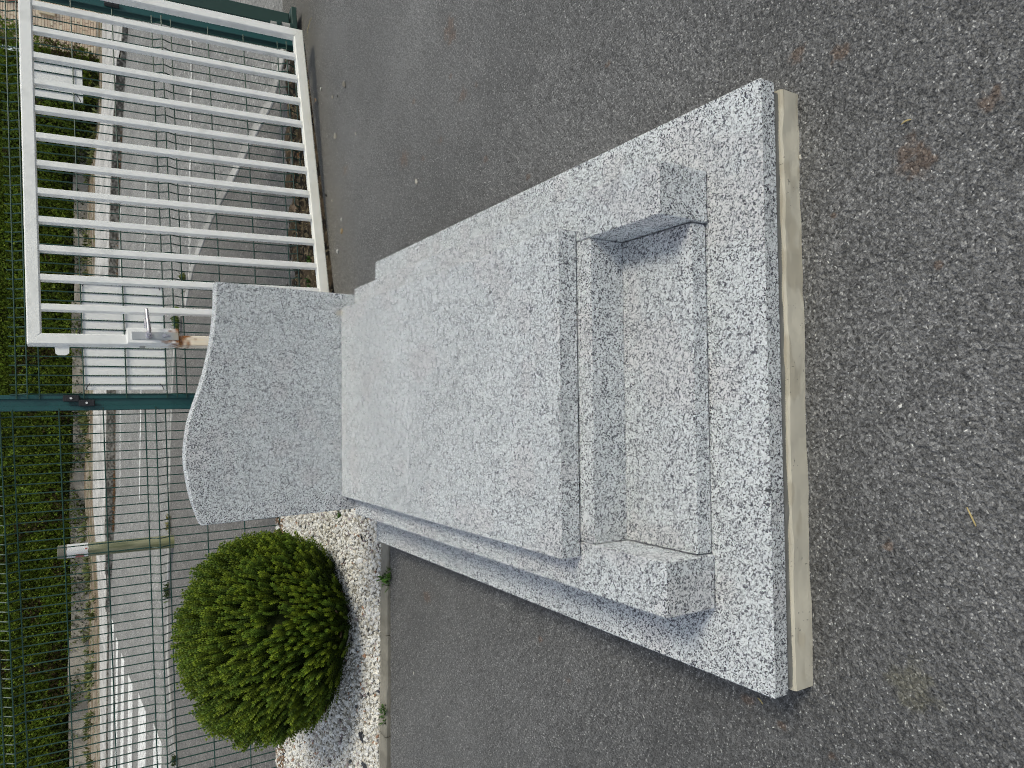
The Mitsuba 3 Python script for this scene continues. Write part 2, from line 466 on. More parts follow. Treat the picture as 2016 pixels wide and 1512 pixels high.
# ------------------------------------------------------------------ the setting: ground, roads, kerbs
GY = lambda x: 2.945 + 0.345 * (x - 0.62)      # where the tarmac stops in front of the gate
strip_y = lambda x: 2.180 - 0.038 * (x + 0.76)
lot = [(-20, -6), (20, -6), (20, 9), (2.42, 9), (2.36, 4.2), (2.33, 3.66), (2.24, GY(2.24)), (0.45, GY(0.45)), (0.05, 2.74), (-0.12, 2.60), (-0.2, strip_y(-0.2)), (-20, strip_y(-20) if False else 2.35)]
add("parking_asphalt", slab(lot, -0.06, 0.0), "lot_tar", kind="structure", label="worn grey asphalt of the yard around the granite tomb")
add("ground", grid(-120, 120, -40, 200, 25, 61, lambda x, y: rise(np.minimum(y, 22.0)) - 0.085 + 0 * x), "soil", kind="structure")


def bed_z(x, y):
    ramp = np.clip((y - 2.26) / 1.30, 0, 1)
    return 0.002 + 0.125 * ramp + 0.016 * (meshkit.fbm(np.stack([x * 2.2, y * 2.2, 0 * x], -1), 3) - 0.5) * (0.3 + ramp) - 0.35 * np.clip((y - 3.70), 0, 0.3)


add("gravel_bed", grid(-5.2, 0.12, 2.24, 3.98, 120, 50, bed_z), "gravel_soil", kind="structure", smooth=True)


def soil_z(x, y):
    g = y - (GY(x) + 0.02)
    n = meshkit.fbm(np.stack([x * 9, y * 9, 0 * x], -1), 4) - 0.5
    ramp = np.clip((g - 0.06) / 0.16, 0, 1)
    return -0.055 + 0.075 * ramp + 0.055 * n * (0.25 + 0.75 * ramp) - 0.15 * np.clip((y - 3.78), 0, 1)


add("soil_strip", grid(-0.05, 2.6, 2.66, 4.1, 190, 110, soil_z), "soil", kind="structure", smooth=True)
# small concrete edging between gravel and tarmac, in lengths
line = [(x, strip_y(x)) for x in np.linspace(-5.2, -0.35, 60)]
edging = key_for("gravel_edging", None)
tag(edging, None, None, None, "structure")
cuts = [-5.2, -4.2, -3.3, -2.35, -1.52, -1.06, -0.835, -0.35]
for a, b in zip(cuts[:-1], cuts[1:]):
    xs = np.linspace(a + 0.002, b - 0.002, max(4, int((b - a) / 0.035)))
    m = strip([(x, strip_y(x) + 0.006 * (meshkit.noise(np.array([x * 14, 3.0, 1.0])) - 0.5)) for x in xs], 0.0, 0.078, -0.05, 0.008 + 0.003 * rng.random(), base=lambda y: 0 * y)
    v = m.vertices
    v[:, 1] += 0.012 * (meshkit.fbm(np.stack([v[:, 0] * 22, v[:, 1] * 3, 0 * v[:, 0]], -1), 3) - 0.5)
    v[:, 2] += np.where(v[:, 2] > 0, 0.006 * (meshkit.fbm(v * 18, 2) - 0.5), 0)
    add("edging_block", m, "edging_concrete", edging)

# dark path behind the fence and paler road beyond it
MK = np.array([(2.34, 3.90), (2.13, 4.22), (2.03, 4.81), (1.90, 5.44), (1.76, 6.29), (1.46, 7.20), (1.12, 7.66)])    # diagonal kerb, left edge
SEAM = np.array([(1.02, 8.25), (0.45, 8.42), (0.03, 8.50), (-0.57, 8.62), (-1.18, 8.68), (-3.0, 8.73), (-3.73, 8.27), (-4.3, 7.75), (-9, 4.6)])
path = [(-9, 3.62)] + [(0.0, 3.62), (2.42, 3.82)] + [tuple(p) for p in MK] + [tuple(p) for p in SEAM]
add("path_asphalt", road_sheet(path, 0.006), "path_tar", kind="structure", label="dark asphalt footpath just behind the green fence")
add("road_asphalt", road_sheet([(-40, 4.0), (2.30, 3.93), (40, 3.93), (40, 10), (40, 18.5), (-40, 18.5)], -0.002, step=6.0), "road_tar", kind="structure", label="pale grey road beyond the fence")
kb = key_for("diagonal_kerb", None)
tag(kb, None, None, None, "structure")
mkd = np.column_stack([np.interp(np.linspace(0, 6, 61), np.arange(7), MK[:, k]) for k in (0, 1)])
for i in range(0, 60, 10):
    seg = mkd[i:i + 11].copy()
    seg[0] += (seg[1] - seg[0]) * 0.04
    seg[-1] -= (seg[-1] - seg[-2]) * 0.04
    add("kerb_stone", strip(seg, -0.115, 0.0, -0.05, 0.018), "pale_concrete", kb)
sk = key_for("path_edge_kerb", None)
tag(sk, None, None, None, "structure")
ss = np.column_stack([np.interp(np.linspace(0, 8, 97), np.arange(9), SEAM[:, k]) for k in (0, 1)])
for i in range(0, 96, 12):
    seg = ss[i:i + 13].copy()
    seg[0] += (seg[1] - seg[0]) * 0.05
    add("kerb_stone", strip(seg, -0.06, 0.0, -0.05, 0.022), "pale_concrete", sk)


def paint_rect(name, pts, m, z=0.0045, group=None):
    add(name, road_sheet(pts, z, thick=0.003, step=2.0), m, kind="structure")


for i, (a, b, x1) in enumerate([(9.25, 9.97, -4.18), (10.73, 11.59, -4.29), (12.34, 12.95, -4.40), (13.58, 14.09, -4.36), (14.64, 15.03, -4.31), (15.49, 15.92, -4.18)]):
    paint_rect("crossing_stripe", [(-14, a + 0.1), (x1, a), (x1, b), (-14, b + 0.1)], "road_paint")
paint_rect("road_edge_line", [(-1.45, 14.47), (3.9, 14.75), (3.9, 14.84), (-1.45, 14.57)], "road_paint")
paint_rect("road_line", [(-1.40, 11.60), (0.9, 11.42), (0.9, 11.55), (-1.34, 11.69)], "road_paint")
paint_rect("worn_road_line", [(1.3, 11.30), (3.6, 10.98), (3.6, 11.14), (1.3, 11.46)], "worn_paint")
paint_rect("worn_road_line", [(1.4, 7.45), (4.2, 7.38), (4.2, 7.50), (1.4, 7.57)], "worn_paint")

# far pavement: kerb stones, concrete strip, earth verge
KL = np.array([(9.6, 12.1), (8.2, 12.9), (7.2, 13.6), (6.2, 14.25), (5.05, 14.72), (3.73, 15.15), (2.74, 15.30), (0.1, 15.52), (-1.42, 15.50), (-2.6, 15.75), (-4.2, 16.45), (-6.0, 16.62), (-14, 16.6), (-26, 16.6)])
kt = np.concatenate([[0], np.cumsum(np.linalg.norm(np.diff(KL, axis=0), axis=1))])
kl = np.column_stack([PchipInterpolator(kt, KL[:, k])(np.linspace(0, kt[-1], 160)) for k in (0, 1)])


def pave_h(x):
    return np.interp(x, [-4.6, -2.2, 6.2, 7.4], [0.025, 0.155, 0.155, 0.03])


fk = key_for("far_kerb", None)
tag(fk, None, None, None, "structure")
for i in range(0, 156, 4):
    seg = kl[i:i + 5].copy()
    seg[0] += (seg[1] - seg[0]) * 0.03
    hgt = float(pave_h(seg[2, 0]))
    m = strip(seg, -0.16, 0.0, -0.06, hgt)
    m.vertices[:, 2] += np.where(m.vertices[:, 2] > 0.05, 0, 0)
    add("kerb_stone", m, "kerb_face", fk)


def band(y_in, y_out, h0, h1, nx=90, ny=8):
    xs = np.linspace(-26, 12.5, nx)
    v = []
    for x in xs:
        a, b = y_in(x), y_out(x)
        ys = np.linspace(a, b, ny)
        hh = np.linspace(h0, h1, ny)
        v.append(np.column_stack([np.full(ny, x), ys, rise(ys) + pave_h(x) + hh]))
    v = np.array(v).reshape(-1, 3)
    i, j = np.meshgrid(np.arange(nx - 1), np.arange(ny - 1), indexing="ij")
    a = i * ny + j
    f = np.vstack([np.stack([a, a + ny, a + ny + 1], -1).reshape(-1, 3), np.stack([a, a + ny + 1, a + 1], -1).reshape(-1, 3)])
    return trimesh.Trimesh(v, f, process=False)


order = np.argsort(kl[:, 0])
kerb_y = lambda x: np.interp(x, kl[order, 0], kl[order, 1]) + 0.12
back_y = lambda x: np.interp(x, [-26, -8, -5.7, -1.7, 0.1, 3.8, 12], [18.1, 18.2, 18.5, 19.1, 19.2, 19.2, 19.4]) + 0.25 * (meshkit.noise(np.array([x * 1.3, 2.0, 5.0])) - 0.5)
add("pavement", band(kerb_y, back_y, -0.004, 0.0), "pavement_concrete", kind="structure", smooth=True)
add("verge", band(lambda x: back_y(x) - 0.03, lambda x: 23.2, -0.012, 0.03, ny=10), "verge_earth", kind="structure", smooth=True)

# ------------------------------------------------------------------ the tomb
tomb = thing("granite_tomb", "speckled light grey granite tomb with upright headstone standing on the asphalt", "tomb")
H1, T1, FH, LT = 0.1128, 0.0419, 0.1396, 0.0557
Z1, Z2 = H1, H1 + FH
Z3 = Z2 + LT
BX0, BX1, IX0, IX1 = -0.4600, 0.4550, -0.3492, 0.3442
YF, YB, YC, YS, SH = 0.1404, 1.9158, 0.3658, 0.1468, 0.0456
J = 0.0028


def gran(name, lo, hi, c=0.0022, label=None):
    m = cbox(lo, hi, c)
    return add(name, m, "granite", tomb, label=label)


gran("base_slab", [-0.6, 0, Z1 - T1], [0.6, 2.0426, Z1], label="wide flat granite base slab under the tomb")
gran("side_bar", [BX0, YF, Z1 + J], [IX0, YB, Z2])
gran("side_bar", [IX1, YF, Z1 + J], [BX1, YB, Z2])
gran("planter_floor", [IX0 + J, YS, Z1 + J], [IX1 - J, YC - 0.001, Z1 + SH], label="sunken granite step between the two front side bars")
gran("cross_bar", [IX0 + 0.0012, YC, Z1 + J + 0.0005], [IX1 - 0.0012, YC + 0.11, Z2 - 0.0004])
gran("cross_bar", [IX0 + 0.002, 1.80, Z1 + J], [IX1 - 0.002, YB - 0.002, Z2])
gran("lid", [-0.3838, 0.4136, Z2 + J], [0.3700, 1.9165, Z3], label="thick granite lid slab lying over the tomb")
# joints
jm = [cbox([BX0 + .006, YF + .006, Z1 - .001], [IX0 - .004, YB - .006, Z1 + J + .001], 0.0004), cbox([IX1 + .004, YF + .006, Z1 - .001], [BX1 - .006, YB - .006, Z1 + J + .001], 0.0004),
      cbox([IX0 + .005, YS + .006, Z1 - .001], [IX1 - .005, YC - .002, Z1 + J + .001], 0.0004),
      cbox([-0.372, 0.4195, Z2 - .001], [0.358, 1.90, Z2 + J + .001], 0.0004)]
add("joint", cat_mesh(jm), "sealant", tomb, label="dark sealant lines between the granite pieces")
# headstone: wavy top edge
prof = np.array([(-0.454, 0.829), (-0.405, 0.847), (-0.339, 0.866), (-0.273, 0.878), (-0.201, 0.885), (-0.155, 0.882), (-0.083, 0.873), (-0.018, 0.855), (0.06, 0.831),
                 (0.135, 0.812), (0.235, 0.794), (0.324, 0.785), (0.441, 0.782)])
cs = CubicSpline(prof[:, 0], prof[:, 1])
xs = np.linspace(-0.454, 0.441, 60)
outline = np.column_stack([xs, cs(xs)])
pl = Polygon([(-0.434, Z1 + J)] + outline.tolist() + [(0.428, Z1 + J)])


def chamfer_plate(poly, y0, y1, c):
    """A plate in the xz plane with chamfered rims, from front y0 to back y1."""
    o = np.array(poly.exterior.coords)[:-1]
    ctr = o.mean(0)
    t = np.roll(o, -1, 0) - np.roll(o, 1, 0)
    t /= np.linalg.norm(t, axis=1, keepdims=True)
    n = np.column_stack([t[:, 1], -t[:, 0]])
    if ((o - ctr) * n).sum() > 0:
        n = -n
    i = o + n * c
    rings = [(i, y0), (o, y0 + c), (o, y1 - c), (i, y1)]
    k = len(o)
    v = np.vstack([np.column_stack([r[:, 0], np.full(k, y), r[:, 1]]) for r, y in rings])
    f = []
    for a in range(3):
        for j in range(k):
            q = [a * k + j, a * k + (j + 1) % k, (a + 1) * k + (j + 1) % k, (a + 1) * k + j]
            f += [[q[0], q[1], q[2]], [q[0], q[2], q[3]]]
    tv, tf = trimesh.creation.triangulate_polygon(Polygon(i), engine="earcut")
    base = len(v)
    v = np.vstack([v, np.column_stack([tv[:, 0], np.full(len(tv), y0), tv[:, 1]]), np.column_stack([tv[:, 0], np.full(len(tv), y1), tv[:, 1]])])
    f = np.vstack([f, tf + base, tf[:, ::-1] + base + len(tv)])
    return trimesh.Trimesh(v, f, process=False)


add("headstone", chamfer_plate(pl, 1.920, 2.000, 0.0025), "granite", tomb, label="upright granite headstone with a wavy top edge")

# footing under the tomb: a cast concrete ring, and the grey mortar bed on it
ft = thing("concrete_footing", "beige cast concrete beam lying on the asphalt under the granite base slab", "footing")


def wobble_beam(lo, hi, nx, amp, seed):
    """A cast beam with slightly uneven faces and a worn upper edge."""
    xs = np.linspace(lo[0], hi[0], nx)
    y0, y1, z0, z1 = lo[1], hi[1], lo[2], hi[2]
    c, ny = 0.004, 3
    prof = [(y0, z0)] + [(y0, z0 + (z1 - c - z0) * k / 4) for k in range(1, 5)] + [(y0 + c, z1)] + [(y0 + c + (y1 - y0 - 2 * c) * k / ny, z1) for k in range(1, ny)] + [(y1 - c, z1), (y1, z1 - c), (y1, z0)]
    prof = np.array(prof)
    v = np.array([[x, p[0], p[1]] for x in xs for p in prof])
    k, f = len(prof), []
    for i in range(nx - 1):
        for j in range(k):
            q = [i * k + j, (i + 1) * k + j, (i + 1) * k + (j + 1) % k, i * k + (j + 1) % k]
            f += [[q[0], q[1], q[2]], [q[0], q[2], q[3]]]
    for j in range(1, k - 1):
        f += [[0, j, j + 1], [(nx - 1) * k, (nx - 1) * k + j + 1, (nx - 1) * k + j]]
    v[:, 1] += amp * (meshkit.fbm(np.stack([v[:, 0] * 16, v[:, 2] * 25, v[:, 1] * 4], -1), 3, seed) - 0.5) * 2
    v[:, 2] += 0.4 * amp * (meshkit.fbm(np.stack([v[:, 0] * 22, v[:, 1] * 20, v[:, 2]], -1), 3, seed + 3) - 0.5) * 2
    m = trimesh.Trimesh(v, f, process=False)
    if m.volume < 0:
        m.faces = m.faces[:, ::-1]
    return m


add("beam", wobble_beam([-0.597, -0.002, -0.004], [0.590, 0.15, 0.0535], 120, 0.0042, 5), "footing_concrete", ft)
add("beam", wobble_beam([-0.585, 1.86, -0.004], [0.58, 2.02, 0.0585], 40, 0.003, 9), "footing_concrete", ft)
add("beam", wobble_beam([-0.585, 0.152, -0.004], [-0.45, 1.858, 0.058], 10, 0.003, 12), "footing_concrete", ft)
add("beam", wobble_beam([0.445, 0.152, -0.004], [0.58, 1.858, 0.058], 10, 0.003, 15), "footing_concrete", ft)
add("mortar_bed", wobble_beam([-0.590, 0.005, 0.046], [0.582, 2.0, Z1 - T1 - 0.0022], 110, 0.0045, 21), "mortar", ft, label="thin grey mortar layer between beam and slab")

# ------------------------------------------------------------------ fence
PL = Frame([-1.39158, 3.63971, 0.0], [0.99589, -0.07936, 0.04366], [-0.01782 * 1.0111, 0.03425 * 1.0111, 0.99925 * 1.0111])
PR = Frame([1.04099, 3.51993, 0.0], [0.99764, 0.05797, 0.03668], [-0.00607, 0.0842, 0.99643])
TS = [0.0, 0.05, 0.1, 0.3, 0.5, 0.7, 0.75, 0.8, 1.0, 1.2, 1.4, 1.45, 1.5]


def fold(t):
    t = np.asarray(t, float)
    q = 0 * t
    for c in (0.05, 0.75, 1.45):
        x = np.clip(np.abs(t - c) / 0.05, 0, 1)
        q = q - 0.024 * (0.5 + 0.5 * np.cos(np.pi * x))
    return q


def fence_panel(F, s0, s1, label, first):
    k = thing("mesh_fence", label, "fence", "green wire mesh fence panels")
    for t in TS:
        q = float(fold(t)) - 0.005
        ss_ = np.linspace(s0, s1, 12)
        add("horizontal_wire", tube(F.at(ss_, t, q + 0.0015 * np.sin(ss_ * 5 + t * 9)), 0.0036, 6), "wire_green", k, smooth=40)
    tt = np.concatenate([np.linspace(-0.01, 0.1, 9), [0.3, 0.5], np.linspace(0.7, 0.8, 9), [1.0, 1.2], np.linspace(1.4, 1.5, 9), [1.53]])
    for s in np.arange(first, s1 - 0.012, 0.05):
        add("vertical_wire", tube(F.at(s + 0.0006 * np.sin(tt * 7 + s * 40), tt, fold(tt)), 0.0033, 6), "wire_green", k, smooth=40)
    return k


fence_panel(PL, -0.80, 1.405, "green wire mesh fence panel behind the round bush, left of the middle post", -0.785)
fence_panel(PR, -1.00, 1.215, "green wire mesh fence panel behind the white gate, carrying the white boards", -0.975)


def fence_post(F, s, t0, t1, label, clips):
    k = thing("fence_post", label, "post", "teal fence posts")
    # I-shaped section with grooved sides
    prof_ = Polygon([(-.041, .004), (-.020, .004), (-.018, .016), (.018, .016), (.020, .004), (.041, .004), (.041, .012), (.022, .026), (.022, .046), (.041, .056), (.041, .066),
                     (-.041, .066), (-.041, .056), (-.022, .046), (-.022, .026), (-.041, .012)])
    m = trimesh.creation.extrude_polygon(prof_, t1 - t0, engine="earcut")
    v = m.vertices
    m = trimesh.Trimesh(F.at(v[:, 0] + s, v[:, 2] + t0, v[:, 1]), m.faces, process=False)
    add("profile", m, "post_green", k)
    # punched slots show as darker notches along the flanges
    for (cs_, ct) in clips:
        c = add("clip", F.box((s + cs_ - .0165, s + cs_ + .0165), (ct - .037, ct + .037), (-.024, .004), .003), "black_plastic", k, label=None)
        add("bolt", F.move(trimesh.creation.cylinder(0.0058, 0.006, sections=14, transform=trimesh.transformations.rotation_matrix(np.pi / 2, [1, 0, 0], [0, 0, 0])).apply_translation([s + cs_, -.026, ct])), "bolt_white", c)
    return k


fence_post(PR, -1.018, -0.12, 1.66, "teal metal fence post rising behind the headstone, with two black clips", [(0.0195, 1.259), (-0.0055, 1.188)])
fence_post(PR, 1.255, -0.1, 1.60, "teal metal fence post at the gate's hinge side", [(-0.02, 1.0)])
fence_post(PL, -0.912, -0.1, 1.60, "teal metal fence post at the left end beside the bush", [(0.02, 1.25)])

# thick dark green gate post behind the hinge stile
gp = thing("gate_post", "thick dark green square gate post on the asphalt behind the gate hinge", "post")
gpx, gpy = 2.388, 3.60
add("post_shaft", PR.box((1.318, 1.410), (0.02, 1.75), (-0.02, 0.075), 0.006), "gate_post_green", gp)
add("base_plate", PR.box((1.29, 1.44), (-0.02, 0.012), (-0.05, 0.105), 0.003), "gate_post_green", gp)

# white boards tied to the fence
for s0, s1, t0, t1, lab in [(-0.953, -0.369, 0.803, 1.203, "larger white plastic board tied to the fence beside the middle post"),
                            (0.634, 0.844, 1.156, 1.446, "smaller white plastic board tied to the fence near the top of the gate")]:
    b = thing("white_board", lab, "board", "white boards on the fence")
    add("sheet", PR.box((s0, s1), (t0, t1), (0.004, 0.0085), 0.0012), "board_plastic", b)
    for cs_, ct in [(s0 + 0.012, t1 - 0.012), (s0 + 0.012, t0 + 0.012), (s1 - 0.012, t1 - 0.012), (s1 - 0.012, t0 + 0.012)]:
        sg = 1 if ct < (t0 + t1) / 2 else -1
        add("cable_tie", tube(PR.at([cs_ - .010, cs_ - .002, cs_ + .008, cs_ + .022], [ct, ct + .004 * sg, ct + .008 * sg, ct + .020 * sg], [-.001, -.010, -.009, -.012]), 0.0022, 6), "black_plastic", b)

# ------------------------------------------------------------------ the white gate
gate = thing("metal_gate", "white metal gate of upright bars standing open behind the tomb", "gate")
B0, B1, BH = 0.0, 1.2833, 0.055
SR0, SR1, SL0, SL1 = 0.108, 0.160, -1.772, -1.7195
QF, QB = -0.012, 0.038


def mitre(pts, name):
    """One frame member: a closed quad in (s, t) with chamfered long edges."""
    p = np.asarray(pts, float)
    c, ctr = 0.005, p.mean(0)
    pin = p + (ctr - p) / np.maximum(np.abs(ctr - p), 1e-9) * 0
    d = np.zeros_like(p)
    horizontal = np.ptp(p[:, 0]) > np.ptp(p[:, 1])
    d[:, 1 if horizontal else 0] = np.sign(ctr[1 if horizontal else 0] - p[:, 1 if horizontal else 0]) * c
    v = []
    for q, ins in ((QF, 1), (QF + c, 0), (QB - c, 0), (QB, 1)):
        pp = p + d * ins
        v.append(GATE.at(pp[:, 0], pp[:, 1], q))
    return add(name, hull(np.vstack(v)), "gate_paint", gate)


T0, T1_ = B0 - BH, B1 + BH
g_ = 0.0006
mitre([(SL1, B1), (SR0, B1), (SR1 - g_, T1_), (SL0 + g_, T1_)], "top_rail")
mitre([(SL0 + g_, T0), (SR1 - g_, T0), (SR0, B0), (SL1, B0)], "bottom_rail")
mitre([(SL0, T0 + g_), (SL1, B0 + g_), (SL1, B1 - g_), (SL0, T1_ - g_)], "stile")
mitre([(SR0, B0 + g_), (SR1, T0 + g_), (SR1, T1_ - g_), (SR0, B1 - g_)], "stile")
for i in range(12):
    s = -i * 0.1433
    add("bar", GATE.box((s - 0.031, s), (B0 - 0.001, B1 + 0.001), (QF + 0.006, QB - 0.012), 0.0025), "gate_paint", gate)
lk = add("lock_case", GATE.box((-1.766, -1.688), (0.712, 0.940), (QF - 0.010, QB + 0.002), 0.004), "gate_paint", gate, label="white lock box with rust stains on the gate")
add("lock_plate", GATE.box((-1.748, -1.709), (0.716, 0.919), (QF - 0.014, QF - 0.009), 0.0012), "lock_metal", lk, label="grey metal lock plate")
ROT = trimesh.transformations.rotation_matrix(np.pi / 2, [1, 0, 0], [0, 0, 0])


def local_cyl(r, h, s, t, q, sec=20):
    m = trimesh.creation.cylinder(r, h, sections=sec)
    m.apply_transform(ROT)
    m.apply_translation([s, q, t])
    return GATE.move(m)


add("key_cylinder", cat_mesh([local_cyl(0.0085, 0.010, -1.727, 0.779, QF - 0.016), GATE.box((-1.7312, -1.7228), (0.755, 0.779), (QF - 0.021, QF - 0.012), 0.002)]), "steel", lk)
hm = [local_cyl(0.016, 0.008, -1.727, 0.846, QF - 0.017), local_cyl(0.0095, 0.045, -1.727, 0.846, QF - 0.040)]
hp = np.array([(-1.727, .846, QF - .058), (-1.715, .8462, QF - .061), (-1.69, .8475, QF - .061), (-1.65, .850, QF - .059), (-1.612, .852, QF - .056), (-1.604, .8523, QF - .052)])
hm.append(tube(GATE.at(hp[:, 0], hp[:, 1], hp[:, 2]), [0.0095, 0.0098, 0.009, 0.0082, 0.008, 0.0055], 12))
add("handle", cat_mesh(hm), "steel", gate, smooth=40)
hp2 = hp.copy()
hp2[:, 2] = 2 * (QF + QB) / 2 - hp[:, 2] + 0.004
add("handle", cat_mesh([tube(GATE.at(hp2[:, 0], hp2[:, 1], hp2[:, 2]), [0.0095, 0.0098, 0.009, 0.0082, 0.008, 0.0055], 12), local_cyl(0.0095, 0.05, -1.727, 0.846, QB + 0.03)]), "steel", gate, smooth=40)
add("latch_bolt", GATE.box((-1.781, -1.764), (0.864, 0.888), (0.000, 0.018), 0.002), "zinc", gate)
tb = [(-1.770, 1.176), (-1.770, 1.234), (-1.808, 1.232), (-1.817, 1.222), (-1.817, 1.190), (-1.808, 1.178)]
tm = trimesh.creation.extrude_polygon(Polygon(tb), 0.006, engine="earcut")
add("stop_tab", trimesh.Trimesh(GATE.at(tm.vertices[:, 0], tm.vertices[:, 1], tm.vertices[:, 2] + 0.010), tm.faces[:, ::-1], process=False), "gate_paint", gate)
# lower hinge: stacked washers and pin beside the stile
hz = add("hinge", cat_mesh([GATE.move(trimesh.creation.cylinder(0.020, 0.020, sections=20).apply_translation([0.188, 0.02, 0.0]))]), "gate_post_green", gate, label="round hinge joint at the foot of the gate", smooth=40)
add("collar", GATE.move(trimesh.creation.cylinder(0.020, 0.024, sections=20).apply_translation([0.188, 0.02, 0.075])), "gate_post_green", hz, smooth=40)
add("bracket", GATE.box((0.155, 0.20), (0.004, 0.020), (0.008, 0.034), 0.002), "gate_post_green", hz)
add("bush_ring", GATE.move(trimesh.creation.cylinder(0.0165, 0.045, sections=20).apply_translation([0.188, 0.02, 0.035])), "zinc", hz, smooth=40)
add("pin", GATE.move(trimesh.creation.cylinder(0.0085, 0.05, sections=16).apply_translation([0.190, 0.02, 0.095])), "zinc", hz, smooth=40)

# ------------------------------------------------------------------ gravel
def stone_shapes(n, seed):
    r = np.random.default_rng(seed)
    out = []
    for _ in range(n):
        p = r.normal(size=(11, 3))
        p /= np.linalg.norm(p, axis=1, keepdims=True)
        p *= r.uniform(0.78, 1.0, (11, 1)) * np.array([1.0, r.uniform(0.6, 0.9), r.uniform(0.5, 0.8)])
        m = hull(p)
        out.append((np.array(m.vertices), np.array(m.faces)))
    return out


SHAPES_ = stone_shapes(24, 3)


def rot_rand(r, n):
    q = r.normal(size=(n, 4))
    q /= np.linalg.norm(q, axis=1, keepdims=True)
    w, x, y, z = q.T
    return np.stack([np.stack([1 - 2 * (y * y + z * z), 2 * (x * y - z * w), 2 * (x * z + y * w)], -1), np.stack([2 * (x * y + z * w), 1 - 2 * (x * x + z * z), 2 * (y * z - x * w)], -1),
                     np.stack([2 * (x * z - y * w), 2 * (y * z + x * w), 1 - 2 * (x * x + y * y)], -1)], 1)


def stones(pts, size, colors, r):
    R = rot_rand(r, len(pts))
    V, F, C, at = [], [], [], 0
    for i in range(len(pts)):
        v, f = SHAPES_[i % len(SHAPES_)]
        w = (v * size[i]) @ R[i].T
        w[:, 2] *= 0.8
        V.append(w + pts[i])
        F.append(f + at)
        C.append(np.repeat(colors[i][None], len(v), 0))
        at += len(v)
    return trimesh.Trimesh(np.vstack(V), np.vstack(F), process=False), np.vstack(C)


gr_ = np.random.default_rng(21)
n = 21000
gx = gr_.uniform(-3.9, 0.0, n * 2)
gy = gr_.uniform(2.265, 3.66, n * 2)
keep = (gy > strip_y(gx) + 0.085) & ((gx < -0.28) | (gy > 2.5)) & (gr_.random(2 * n) < np.where(gx < -2.9, 0.5, 1.0))
gx, gy = gx[keep], gy[keep]
size = np.clip(gr_.lognormal(math.log(0.0096), 0.30, len(gx)), 0.006, 0.024)
gz = bed_z(gx, gy) + size * gr_.uniform(0.2, 0.7, len(gx))
tone = gr_.random(len(gx))
base = np.array([0.90, 0.89, 0.87]) * gr_.uniform(0.74, 1.02, (len(gx), 1))
base = np.where((tone > 0.62)[:, None], base * np.array([1.0, 0.965, 0.90]), base)
base = np.where((tone > 0.93)[:, None], np.array([0.36, 0.30, 0.31]) * gr_.uniform(0.6, 1.2, (len(gx), 1)), base)
base = np.where((tone > 0.965)[:, None], np.array([0.07, 0.075, 0.085]) * gr_.uniform(0.7, 1.4, (len(gx), 1)), base)
base = np.where((tone > 0.983)[:, None], np.array([0.42, 0.25, 0.17]) * gr_.uniform(0.7, 1.2, (len(gx), 1)), base)
back = (gy > 3.50) & (gr_.random(len(gx)) < 0.6)
base = np.where(back[:, None], np.array([0.26, 0.17, 0.11]) * gr_.uniform(0.4, 1.3, (len(gx), 1)), base)
m, c = stones(np.column_stack([gx, gy, gz]), size, np.clip(base, 0, 0.88), gr_)
add("white_gravel", m, "stones", kind="stuff", label="bed of white and grey gravel stones around the bush", cat="gravel", color=c)
# dark slate chips lying on the gravel
SLATE = ["dark slate chip on the gravel close behind the tomb's left back corner", "dark slate chip on the gravel, second from the tomb's left back corner", "dark slate chip on the gravel close under the bush's right side",
         "dark slate chip left of the bush, nearest of a trio to the bush", "dark slate chip left of the bush, nearest of a trio to the edging", "dark slate chip left of the bush, farthest left of a trio",
         "dark slate chip on the gravel beside the edging in front of the bush"]
for i, (x, y, a) in enumerate([(-0.52, 2.44, 0.5), (-0.66, 2.42, 0.2), (-1.02, 2.58, 1.2), (-1.60, 2.44, 0.4), (-1.72, 2.40, 0.9), (-1.78, 2.44, 2.2), (-1.38, 2.36, 0.1)]):
    r = np.random.default_rng(40 + i)
    p = r.uniform(-1, 1, (9, 3)) * np.array([0.030, 0.016, 0.004])
    ca, sa = math.cos(a), math.sin(a)
    p = np.column_stack([p[:, 0] * ca - p[:, 1] * sa, p[:, 0] * sa + p[:, 1] * ca, p[:, 2] + 0.3 * p[:, 0]])
    add("slate_chip", hull(p + [x, y, float(bed_z(np.array(x), np.array(y))) + 0.020]), "black_plastic", label=SLATE[i], cat="stone", group="slate chips on the gravel")

# ------------------------------------------------------------------ round bush
bush = thing("round_bush", "dense round green evergreen bush growing in white gravel", "bush")
BC, BR_ = np.array([-1.132, 2.765, 0.345]), np.array([0.497, 0.440, 0.418])


